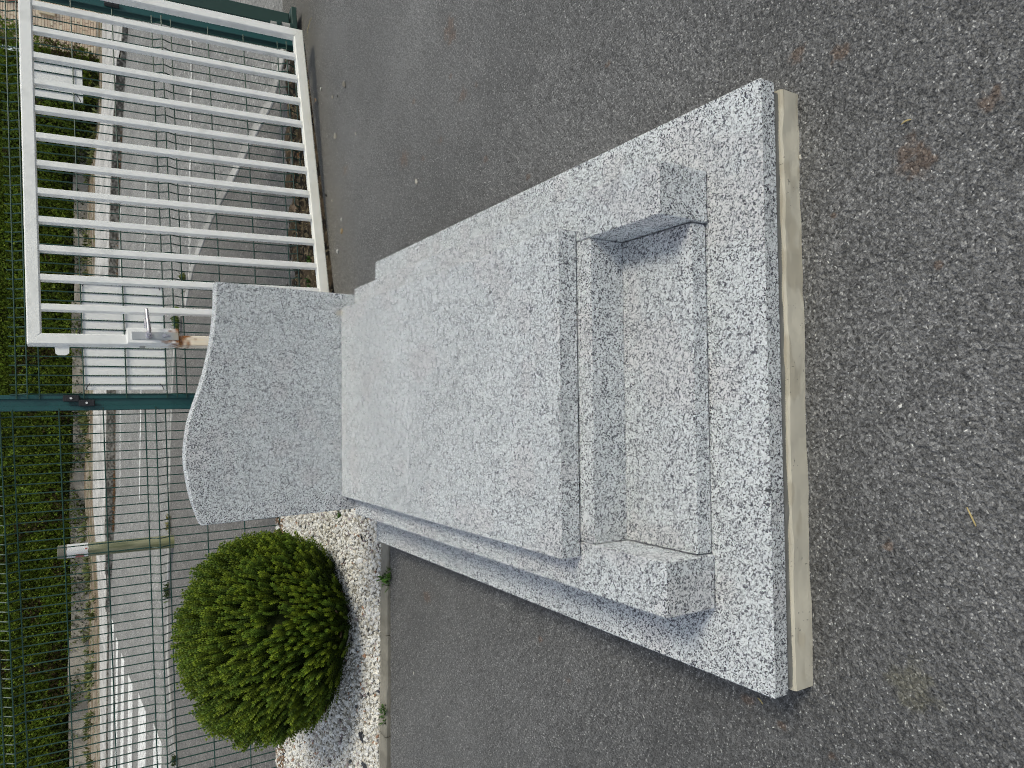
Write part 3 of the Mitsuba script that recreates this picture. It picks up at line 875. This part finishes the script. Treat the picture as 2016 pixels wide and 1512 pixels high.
def shoot_template(seed, levels=8, length=1.0):
    """A short shoot set with whorls of small pointed leaves; it grows along +z, one unit long."""
    r = np.random.default_rng(seed)
    V, F, W = [], [], []
    for k in range(levels):
        h = 0.06 + 0.86 * k / (levels - 1)
        nl = 5
        for j in range(nl):
            a = 2 * np.pi * (j + 0.5 * (k % 2)) / nl + r.uniform(-0.2, 0.2)
            ll = 0.20 * (1 - 0.35 * k / levels)
            up = 0.55 + 0.5 * k / levels
            d = np.array([math.cos(a), math.sin(a), up])
            d /= np.linalg.norm(d)
            sd = np.array([-math.sin(a), math.cos(a), 0]) * 0.042
            b0 = np.array([0.02 * math.cos(a), 0.02 * math.sin(a), h])
            mid, tip = b0 + d * ll * 0.5, b0 + d * ll + np.array([0, 0, 0.02])
            i = len(V)
            V += [b0, mid + sd, tip, mid - sd]
            F += [[i, i + 1, i + 2], [i, i + 2, i + 3]]
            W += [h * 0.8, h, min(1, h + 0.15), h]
    i = len(V)
    V += [[0.02, 0, 0], [-0.01, 0.017, 0], [-0.01, -0.017, 0], [0, 0, 1.0]]
    F += [[i, i + 1, i + 3], [i + 1, i + 2, i + 3], [i + 2, i, i + 3]]
    W += [0, 0, 0, 1]
    return np.array(V), np.array(F), np.array(W)


def aim(d, spin):
    d = d / np.linalg.norm(d, axis=1, keepdims=True)
    ref = np.where(np.abs(d[:, 2:3]) < 0.9, [[0, 0, 1.0]], [[1.0, 0, 0]])
    a = np.cross(ref, d)
    a /= np.linalg.norm(a, axis=1, keepdims=True)
    b = np.cross(d, a)
    a2 = a * np.cos(spin)[:, None] + b * np.sin(spin)[:, None]
    return np.stack([a2, np.cross(d, a2), d], -1)


def plant_many(templates, pos, R, scale_xy, scale_z, lo, hi):
    V, F, C, at = [], [], [], 0
    for k, (tv, tf, tw) in enumerate(templates):
        ids = np.arange(k, len(pos), len(templates))
        loc = tv[None] * np.stack([scale_xy[ids], scale_xy[ids], scale_z[ids]], -1)[:, None]
        v = np.einsum("nij,nkj->nki", R[ids], loc) + pos[ids][:, None]
        c = lo[ids][:, None] + (hi[ids] - lo[ids])[:, None] * tw[None, :, None]
        V.append(v.reshape(-1, 3))
        C.append(c.reshape(-1, 3))
        F.append((tf[None] + (at + np.arange(len(ids)) * len(tv))[:, None, None]).reshape(-1, 3))
        at += len(ids) * len(tv)
    return trimesh.Trimesh(np.vstack(V), np.vstack(F), process=False), np.clip(np.vstack(C), 0.003, 0.9)


br = np.random.default_rng(5)
nb = 6600
k = np.arange(nb) + 0.5
ph, cz = k * 2.399963, 1 - 1.80 * k / nb
sr = np.sqrt(np.maximum(0, 1 - cz * cz))
u = np.column_stack([np.cos(ph) * sr, np.sin(ph) * sr, cz]) + br.normal(size=(nb, 3)) * 0.03
u /= np.linalg.norm(u, axis=1, keepdims=True)
lump = meshkit.fbm(u * 3.2 + 7, 3)
gap = meshkit.fbm(u * 8.0 + 3, 2)
pos = BC + u * BR_ * (0.86 + 0.20 * (lump - 0.5) + 0.10 * (gap - 0.5) + br.uniform(-0.04, 0.02, nb))[:, None]
keep = (gap > 0.37) & (pos[:, 2] > 0.045)
pos, u, gap, lump = pos[keep], u[keep], gap[keep], lump[keep]
nb = len(pos)
drn = u * np.array([0.70, 0.70, 0.35]) + np.array([0, 0, 0.85]) + br.normal(size=(nb, 3)) * 0.16
ln = br.uniform(0.08, 0.12, nb)
wd = br.uniform(0.060, 0.084, nb)
bright = br.uniform(0.75, 1.25, nb) * (0.8 + 0.5 * lump)
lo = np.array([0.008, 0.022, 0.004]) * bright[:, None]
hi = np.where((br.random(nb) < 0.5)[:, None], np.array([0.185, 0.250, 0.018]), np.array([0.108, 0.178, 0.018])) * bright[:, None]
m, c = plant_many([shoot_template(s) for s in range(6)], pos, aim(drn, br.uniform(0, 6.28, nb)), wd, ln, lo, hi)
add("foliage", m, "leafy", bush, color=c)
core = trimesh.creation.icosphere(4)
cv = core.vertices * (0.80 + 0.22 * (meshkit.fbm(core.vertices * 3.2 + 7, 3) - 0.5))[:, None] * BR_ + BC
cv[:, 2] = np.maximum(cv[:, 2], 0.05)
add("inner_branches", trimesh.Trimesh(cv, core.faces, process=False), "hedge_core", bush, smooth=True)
tw_ = []
for i in range(40):
    a = br.uniform(0, 6.28)
    e = BC + np.array([math.cos(a), math.sin(a), br.uniform(-0.5, 0.7)]) * BR_ * br.uniform(0.75, 0.9)
    tw_.append(tube(np.array([[BC[0], BC[1], 0.06], (np.array([BC[0], BC[1], 0.06]) + e) / 2 + [0, 0, -0.02], e]), [0.012, 0.007, 0.004], 5))
add("stem", cat_mesh(tw_), "twig", bush)

# ------------------------------------------------------------------ far side: wall, hedge, house
wall = thing("low_wall", "low beige concrete panel wall at the foot of the hedge", "wall")
wx = np.arange(-15.0, 9.5, 1.5)
for i, x in enumerate(wx):
    y = 22.0 + 0.12 * (meshkit.noise(np.array([x, 0.0, 0.0])) - 0.5)
    z0 = float(rise(22)) + 0.02
    hh = 0.43 + 0.03 * (i % 3)
    add("wall_panel", cbox([x + 0.008, y, z0], [x + 1.492, y + 0.08, z0 + hh], 0.008), "wall_concrete", wall)

hedge = thing("tall_hedge", "tall dense green clipped hedge along the far side of the road", "hedge")
hr = np.random.default_rng(8)


def spray_template(seed):
    r = np.random.default_rng(seed)
    V, F, W = [], [], []
    for j in range(7):
        a, h = r.uniform(0, 6.28), 0.10 + 0.12 * j
        d = np.array([math.cos(a) * 0.55, math.sin(a) * 0.55, 0.9])
        d /= np.linalg.norm(d)
        sd = np.cross(d, [math.sin(a), -math.cos(a), 0.2])
        sd = sd / np.linalg.norm(sd) * 0.10
        b0 = np.array([0, 0, h * 0.7])
        i = len(V)
        V += [b0, b0 + d * 0.25 + sd, b0 + d * 0.55, b0 + d * 0.25 - sd]
        F += [[i, i + 1, i + 2], [i, i + 2, i + 3]]
        W += [0.05 + h * 0.3, 0.35 + 0.4 * h, 1.0, 0.35 + 0.4 * h]
    return np.array(V), np.array(F), np.array(W)


def hedge_front(x, z):
    l = meshkit.fbm(np.stack([x * 0.9, z * 1.1, 0 * x + 2], -1), 3) - 0.5
    return 21.98 + 0.5 * l + 0.12 * np.maximum(z - 1.6, 0) - 1.85 * np.clip((x - 6.3) / 1.6, 0, 1)


nh = 135000
hx, hz = hr.uniform(-16.5, 10.6, nh), hr.uniform(0.45, 3.5, nh)
edge = np.interp(hz, [0.35, 0.85, 1.9, 2.3, 2.6, 3.1], [9.15, 9.42, 9.30, 9.60, 9.66, 9.66]) - 0.08
zlow = 0.86 + 0.42 * (meshkit.fbm(np.stack([hx * 1.1, 0 * hx, 0 * hx + 9], -1), 3) - 0.5) * 2
zlow = np.where(hx > 7.9, 0.42, zlow)
keep = (hx < edge) & (hz > zlow - 0.08)
gapn = meshkit.fbm(np.stack([hx * 1.6, hz * 2.2, 0 * hx], -1), 3)
keep &= hr.random(nh) < np.clip((gapn - 0.20) * 6, 0.6, 1)
hx, hz, gapn, zlow = hx[keep], hz[keep], gapn[keep], zlow[keep]
nh = len(hx)
hy = hedge_front(hx, hz) + hr.uniform(-0.10, 0.35, nh)
d = np.column_stack([hr.normal(size=nh) * 0.45 + 0.25, -0.75 + hr.normal(size=nh) * 0.3, 0.35 + hr.normal(size=nh) * 0.45])
ln = hr.uniform(0.065, 0.125, nh)
br_ = (0.55 + 0.9 * hr.random(nh)) * (0.6 + 0.8 * meshkit.fbm(np.stack([hx * 2.0, hz * 3.0, 0 * hx + 5], -1), 2))
lo = np.array([0.020, 0.040, 0.008]) * br_[:, None]
hi = np.where((hr.random(nh) < 0.3)[:, None], np.array([0.33, 0.40, 0.05]), np.array([0.24, 0.36, 0.045])) * br_[:, None]
dead = (meshkit.fbm(np.stack([hx * 1.2 + 30, hz * 1.6, 0 * hx], -1), 3) > 0.66) & (hr.random(nh) < 0.6)
hi = np.where(dead[:, None], np.array([0.16, 0.10, 0.06]), hi)
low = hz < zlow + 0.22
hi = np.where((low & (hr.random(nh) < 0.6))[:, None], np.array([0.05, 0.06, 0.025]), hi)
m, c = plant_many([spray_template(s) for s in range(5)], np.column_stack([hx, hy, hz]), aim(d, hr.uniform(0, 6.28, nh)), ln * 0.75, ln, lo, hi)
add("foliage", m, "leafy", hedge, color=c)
add("inner_branches", cat_mesh([cbox([-16.5, 22.75, 0.55], [8.9, 23.6, 3.6], 0.1), cbox([7.5, 20.85, 0.5], [9.12, 22.7, 3.55], 0.1)]), "hedge_core", hedge)

# leaf litter and weeds along the verge
lr = np.random.default_rng(31)


def tuft_mesh(centres, size, seed, lo, hi, blades=16):
    r = np.random.default_rng(seed)
    V, F, C = [], [], []
    for (x, y, z), s in zip(centres, size):
        for _ in range(blades):
            a, l = r.uniform(0, 6.28), s * r.uniform(0.5, 1.1)
            b = np.array([x, y, z]) + np.array([r.normal() * s * 0.25, r.normal() * s * 0.25, 0])
            tip = b + np.array([math.cos(a) * l * r.uniform(0.2, 0.8), math.sin(a) * l * r.uniform(0.2, 0.8), l * r.uniform(0.4, 0.9)])
            mid = (b + tip) / 2 + np.array([0, 0, l * 0.12])
            sd = np.array([-math.sin(a), math.cos(a), 0]) * l * r.uniform(0.06, 0.16)
            i = len(V)
            V += [b, mid + sd, tip, mid - sd]
            F += [[i, i + 1, i + 2], [i, i + 2, i + 3]]
            t = r.random()
            col = lo + (hi - lo) * t
            C += [col * 0.5, col, col * 1.15, col]
    return trimesh.Trimesh(np.array(V), np.array(F), process=False), np.array(C)


cen, sz = [], []
for _ in range(230):
    x = lr.uniform(-14, 8.5)
    if meshkit.noise(np.array([x * 0.9, 4.0, 0.0])) < 0.42:
        continue
    y = lr.choice([21.8, 21.5, 20.9, 19.6]) + lr.normal() * 0.15
    cen.append((x, y, float(rise(y)) + float(pave_h(x)) + 0.01))
    sz.append(lr.uniform(0.10, 0.30))
m, c = tuft_mesh(cen, sz, 6, np.array([0.05, 0.075, 0.02]), np.array([0.20, 0.22, 0.07]))
add("verge_weeds", m, "leafy", kind="stuff", label="low weeds growing on the earth verge below the hedge", cat="weeds", color=c)
cen, sz = [], []
for _ in range(380):
    x = lr.uniform(-2.4, -1.2) if lr.random() < 0.55 else lr.uniform(-1.2, 5.5)
    y = float(kerb_y(x)) - 0.16 - abs(lr.normal()) * (0.06 if x > -1.2 else 0.10)
    cen.append((x, y, float(rise(y)) + 0.006))
    sz.append(lr.uniform(0.03, 0.07))
m, c = tuft_mesh(cen, sz, 9, np.array([0.07, 0.045, 0.025]), np.array([0.30, 0.15, 0.06]), blades=5)
add("leaf_litter", m, "leafy", kind="stuff", label="brown leaf litter gathered in the gutter along the far kerb", cat="leaves", color=c)

house = thing("brick_house", "pale pink brick house seen past the hedge's right end behind the gate", "house")
HX0, HX1, HY, HZ0 = 9.2, 15.5, 20.6, 0.33
add("wall", cbox([HX0, HY, HZ0 - 0.2], [HX1, HY + 0.3, 4.2], 0.01), "house_joint", house)
hb, hbr = [], np.random.default_rng(14)
z = HZ0 + 0.22
while z < 3.1:
    h = hbr.choice([0.05, 0.06, 0.07])
    x = HX0 - hbr.uniform(0, 0.2)
    while x < 12.6:
        w = hbr.uniform(0.14, 0.34)
        hb.append(cbox([max(x, HX0) + 0.006, HY - 0.016 - hbr.uniform(0, 0.014), z + 0.005], [x + w - 0.006, HY + 0.01, z + h - 0.004], 0.004))
        x += w
    z += h
hbc = np.vstack([np.repeat((np.array([0.84, 0.71, 0.58]) * hbr.uniform(0.78, 1.05) + np.array([0.06, 0, -0.03]) * hbr.random())[None], len(b.vertices), 0) for b in hb])
add("brick", cat_mesh(hb), "painted", house, color=np.clip(hbc, 0, 0.82), kind="stuff")
add("plinth", cbox([HX0, HY - 0.05, HZ0 - 0.15], [HX1, HY + 0.02, HZ0 + 0.21], 0.01), "wall_concrete", house)
mb = add("meter_box", cbox([10.05, HY - 0.09, 1.46], [10.32, HY - 0.02, 1.80], 0.008), "render_cream", house)
add("sticker", cbox([10.22, HY - 0.093, 1.66], [10.27, HY - 0.088, 1.70], 0.001), "label_yellow", mb)
add("shutter", cbox([10.18, HY - 0.07, 2.27], [10.42, HY - 0.02, 2.44], 0.008), "shutter_red", house)
add("fascia", cbox([10.35, HY - 0.3, 2.60], [HX1, HY - 0.03, 2.75], 0.01), "dark_brown", house)

# wooden bollard with a torn white label
bol = thing("wooden_bollard", "greenish wooden bollard with a torn white label beside the road", "bollard")
bx, by = -1.545, 8.43
bz0 = float(rise(by))
ring = []
for i, z in enumerate(np.linspace(0, 1.165, 26)):
    ang = np.arange(28) * 2 * np.pi / 28
    r = 0.074 + 0.0025 * (meshkit.fbm(np.stack([np.cos(ang) * 2, np.sin(ang) * 2, 0 * ang + z * 2], -1), 3) - 0.5)
    r = r - 0.010 * np.exp(-((ang - 4.55) / 0.07) ** 2) * (0.1 < z < 0.95)
    if i == 25:
        r = r * 0.95
    ring.append(np.column_stack([bx + r * np.cos(ang), by + r * np.sin(ang), np.full(28, bz0 - 0.01 + z)]))
v = np.vstack(ring + [np.array([[bx, by, bz0 + 1.158]])])
f = []
for i in range(25):
    for j in range(28):
        q = [i * 28 + j, i * 28 + (j + 1) % 28, (i + 1) * 28 + (j + 1) % 28, (i + 1) * 28 + j]
        f += [[q[0], q[1], q[2]], [q[0], q[2], q[3]]]
f += [[25 * 28 + j, 25 * 28 + (j + 1) % 28, 26 * 28] for j in range(28)]
add("shaft", trimesh.Trimesh(v, f, process=False), "wood", bol, smooth=50)


def wrap(a0, a1, z0, z1, r=0.0765, n=14, ragged=0.0, seed=0):
    rr = np.random.default_rng(seed)
    a = np.linspace(a0, a1, n)
    lo_, hi_ = z0 + ragged * rr.random(n), z1 - ragged * rr.random(n)
    vs = np.vstack([np.column_stack([bx + r_ * np.cos(a), by + r_ * np.sin(a), z]) for r_, z in ((r, lo_), (r, hi_), (r - .002, lo_), (r - .002, hi_))])
    fs = []
    for j in range(n - 1):
        fs += [[j, j + 1, n + j + 1], [j, n + j + 1, n + j], [2 * n + j, 3 * n + j + 1, 2 * n + j + 1], [2 * n + j, 3 * n + j, 3 * n + j + 1],
               [n + j, n + j + 1, 3 * n + j + 1], [n + j, 3 * n + j + 1, 3 * n + j], [j, 2 * n + j + 1, j + 1], [j, 2 * n + j, 2 * n + j + 1]]
    return trimesh.Trimesh(vs, fs, process=False)


wl = add("label_wrap", wrap(3.75, 6.35, bz0 + 0.865, bz0 + 1.075, ragged=0.012, seed=2), "label_white", bol)
add("red_patch", wrap(3.70, 4.35, bz0 + 0.90, bz0 + 1.0, r=0.0785, ragged=0.02, seed=4), "label_red", wl)
add("red_patch", wrap(4.95, 5.15, bz0 + 0.875, bz0 + 0.90, r=0.0785, ragged=0.004, seed=5), "label_red", wl)

# ------------------------------------------------------------------ small things lying about
PEB = [((1.684, 2.749), .020, (.22, .20, .17), "long grey pebble on the asphalt in front of the gate's right half"),
       ((1.818, 3.162), .012, (.62, .60, .56), "small white pebble on the asphalt close under the gate's right end"),
       ((1.694, 2.951), .012, (.45, .41, .33), "small tan pebble on the asphalt in front of the gate"),
       ((1.458, 2.901), .021, (.30, .28, .235), "flat grey stone on the asphalt in front of the gate's middle"),
       ((1.369, 2.589), .011, (.52, .49, .43), "small pale pebble on the open asphalt away from the gate"),
       ((0.915, 1.847), .016, (.40, .38, .34), "lone pale pebble on the asphalt right of the tomb"),
       ((0.975, 2.796), .013, (.48, .47, .45), "pale pebble on the asphalt between gate and tomb, beside a darker one"),
       ((1.177, 3.072), .012, (.035, .033, .03), "small black pebble on the asphalt near the gate's foot"),
       ((1.115, 2.964), .011, (.38, .36, .31), "small grey pebble on the asphalt beside a black one"),
       ((0.913, 2.801), .018, (.42, .31, .17), "tan pebble on the asphalt behind the tomb's right corner"),
       ((0.814, 2.868), .016, (.50, .49, .47), "pale grey pebble on the asphalt nearest the headstone"),
       ((0.461, -0.005), .006, (.60, .57, .50), "tiny white chip on the asphalt at the concrete footing's foot"),
       ((-0.046, -0.195), .006, (.66, .65, .62), "tiny white chip on the asphalt in front of the tomb's middle"),
       ((-1.144, 1.913), .008, (.62, .60, .56), "tiny white chip on the asphalt left of the tomb"),
       ((1.668, 2.874), .008, (.05, .047, .042), "tiny dark pebble on the asphalt near a tan one")]
pr = np.random.default_rng(17)
for i, ((x, y), s, col, lab) in enumerate(PEB):
    v, f = SHAPES_[i]
    w = v * s * np.array([1.15, 0.95, 0.8])
    m = trimesh.Trimesh(w + [x, y, -w[:, 2].min() - 0.001], f, process=False)
    add("pebble", m, "stones", color=np.repeat(np.array(col)[None], len(v), 0), label=lab, cat="pebble", group="pebbles scattered on the asphalt")
# fine grit on the tarmac
ng = 500
qx, qy = pr.uniform(-1.9, 2.3, ng), pr.uniform(-0.75, 3.2, ng)
inside = (np.abs(qx) < 0.63) & (qy > -0.02) & (qy < 2.1)
keep = ~inside & (qy < np.where(qx < -0.1, strip_y(qx) - 0.01, np.where(qx < 0.45, 2.55, GY(qx) - 0.02)))
qx, qy = qx[keep], qy[keep]
gs_ = np.clip(pr.lognormal(math.log(0.0022), 0.35, len(qx)), 0.0012, 0.006)
cc = np.array([0.50, 0.48, 0.44]) * pr.uniform(0.3, 1.35, (len(qx), 1))
m, c = stones(np.column_stack([qx, qy, gs_ * 0.4]), gs_, cc, pr)
add("loose_grit", m, "stones", kind="stuff", label="fine loose pale grit scattered over the asphalt", cat="grit", color=c)


def straw(x, y, z, a, l, lab, bend=0.2):
    t = np.linspace(-0.5, 0.5, 6)
    pts = np.column_stack([x + l * (t * math.cos(a) - bend * t * t * math.sin(a)), y + l * (t * math.sin(a) + bend * t * t * math.cos(a)), z + 0.002 + 0.003 * (1 - 4 * t * t)])
    add("straw", tube(pts, [.0009, .0013, .0014, .0014, .0012, .0007], 5), "straw_stuff", label=lab, cat="straw", group="bits of straw on the ground")


straw(0.458, -0.221, 0, 1.75, 0.018, "short straw bit on the asphalt in front of the tomb's right half")
straw(-0.227, -0.310, 0, 0.42, 0.032, "straw bit on the asphalt in front of the tomb's left half")
straw(-0.665, 0.124, 0, 1.0, 0.016, "curved straw bit on the asphalt beside the slab's front left corner", 1.0)
straw(2.28, 3.36, 0.012, 2.2, 0.11, "long dry stalk at the foot of the gate's hinge")


def dead_leaf(x, y, z, a, l, m_, lab, tilt=0.4, seed=0):
    r = np.random.default_rng(seed)
    n_ = 14
    t = np.linspace(0, 1, n_)
    w = 0.42 * np.sin(np.pi * t ** 0.8) * (1 + 0.35 * np.sin(t * 17 + r.uniform(0, 6)))
    V = []
    for k_ in range(n_):
        curl = 0.18 * math.sin(3 * t[k_])
        for sgn in (-1, 0, 1):
            V.append([t[k_] - 0.5, sgn * w[k_] * 0.55, curl + 0.14 * abs(sgn) + 0.03 * r.normal()])
    V = np.array(V) * l
    F = []
    for k_ in range(n_ - 1):
        for s_ in (0, 1):
            q = [k_ * 3 + s_, k_ * 3 + s_ + 1, (k_ + 1) * 3 + s_ + 1, (k_ + 1) * 3 + s_]
            F += [[q[0], q[1], q[2]], [q[0], q[2], q[3]]]
    R = trimesh.transformations.euler_matrix(-tilt, 0.2, a)[:3, :3]
    V = V @ R.T + [x, y, z]
    add("dry_leaf", trimesh.Trimesh(V, F, process=False), m_, label=lab, cat="leaf", group="fallen dry leaves", smooth=True)


dead_leaf(1.20, 3.46, 0.075, 1.9, 0.075, "leaf_pale_brown", "large curled brown leaf caught at the fence's foot", 1.1, 1)
dead_leaf(1.50, 3.40, 0.055, 0.6, 0.055, "leaf_brown", "orange brown leaf on the soil under the gate", 0.8, 2)
dead_leaf(1.04, 3.44, 0.060, 1.2, 0.036, "leaf_pale_brown", "small tan leaf at the fence's foot behind the gate", 0.9, 3)
dead_leaf(1.775, 3.225, 0.008, 1.3, 0.050, "leaf_pale_brown", "pale dry leaf on the asphalt against the gate's foot", 0.1, 4)

# dry grass and small weeds
cen, sz = [], []
for _ in range(150):
    x = lr.uniform(0.45, 2.3)
    y = lr.uniform(GY(x) + 0.12, max(3.66, GY(x) + 0.2))
    cen.append((x, y, float(soil_z(np.array(x), np.array(y))) + 0.002))
    sz.append(lr.uniform(0.025, 0.07))
m, c = tuft_mesh(cen, sz, 12, np.array([0.10, 0.075, 0.04]), np.array([0.44, 0.36, 0.20]), blades=7)
v = m.vertices.reshape(-1, 4, 3)
v[:, [1, 3]] = (v[:, [1, 3]] - v[:, [1, 3]].mean(1, keepdims=True)) * 0.35 + v[:, [1, 3]].mean(1, keepdims=True)
v[:, :, 2] = v[:, :1, 2] + (v[:, :, 2] - v[:, :1, 2]) * 0.45
add("dry_grass", trimesh.Trimesh(v.reshape(-1, 3), m.faces, process=False), "leafy", kind="stuff", label="dry grass and stalks on the soil behind the gate's foot", cat="grass", color=c)
WEEDS = [((-0.80, 2.172, 0.0), .045, "bright green weed in the edging joint beside the tomb's left back corner", (0.07, 0.16, 0.02)),
         ((-1.405, 2.222, 0.0), .035, "small green weed in the edging joint farther left", (0.06, 0.12, 0.03)),
         ((-0.575, 2.70, 0.045), .030, "tiny green weed in the gravel beside the headstone", (0.06, 0.13, 0.02)),
         ((0.70, 3.33, 0.02), .040, "green weed on the soil behind the gate near the headstone", (0.06, 0.14, 0.03)),
         ((0.84, 3.30, 0.02), .035, "green weed on the soil behind the gate, second from the headstone", (0.06, 0.12, 0.02)),
         ((1.42, 7.58, 0.12), .10, "mossy weed at the end of the diagonal kerb", (0.12, 0.15, 0.03)),
         ((1.0, 7.95, 0.13), .13, "green weed patch at the path edge behind the gate lock", (0.10, 0.15, 0.03)),
         ((-2.2, 8.62, 0.14), .10, "tall thin weed at the path edge left of the bollard", (0.06, 0.09, 0.03)),
         ((-3.9, 8.05, 0.13), .08, "weed at the path edge near the crossing", (0.06, 0.09, 0.03)),
         ((-1.35, 8.60, 0.135), .09, "yellow green moss at the bollard's foot", (0.22, 0.20, 0.05))]
for i, ((x, y, z), s, lab, col) in enumerate(WEEDS):
    col = np.array(col)
    cen = [(x + lr.normal() * s * 0.5, y + lr.normal() * s * 0.3, z) for _ in range(5)]
    m, c = tuft_mesh(cen, [s] * 5, 50 + i, col * 0.6, col * 1.4, blades=14)
    add("weed", m, "leafy", label=lab, cat="weed", group="small weeds", color=c)
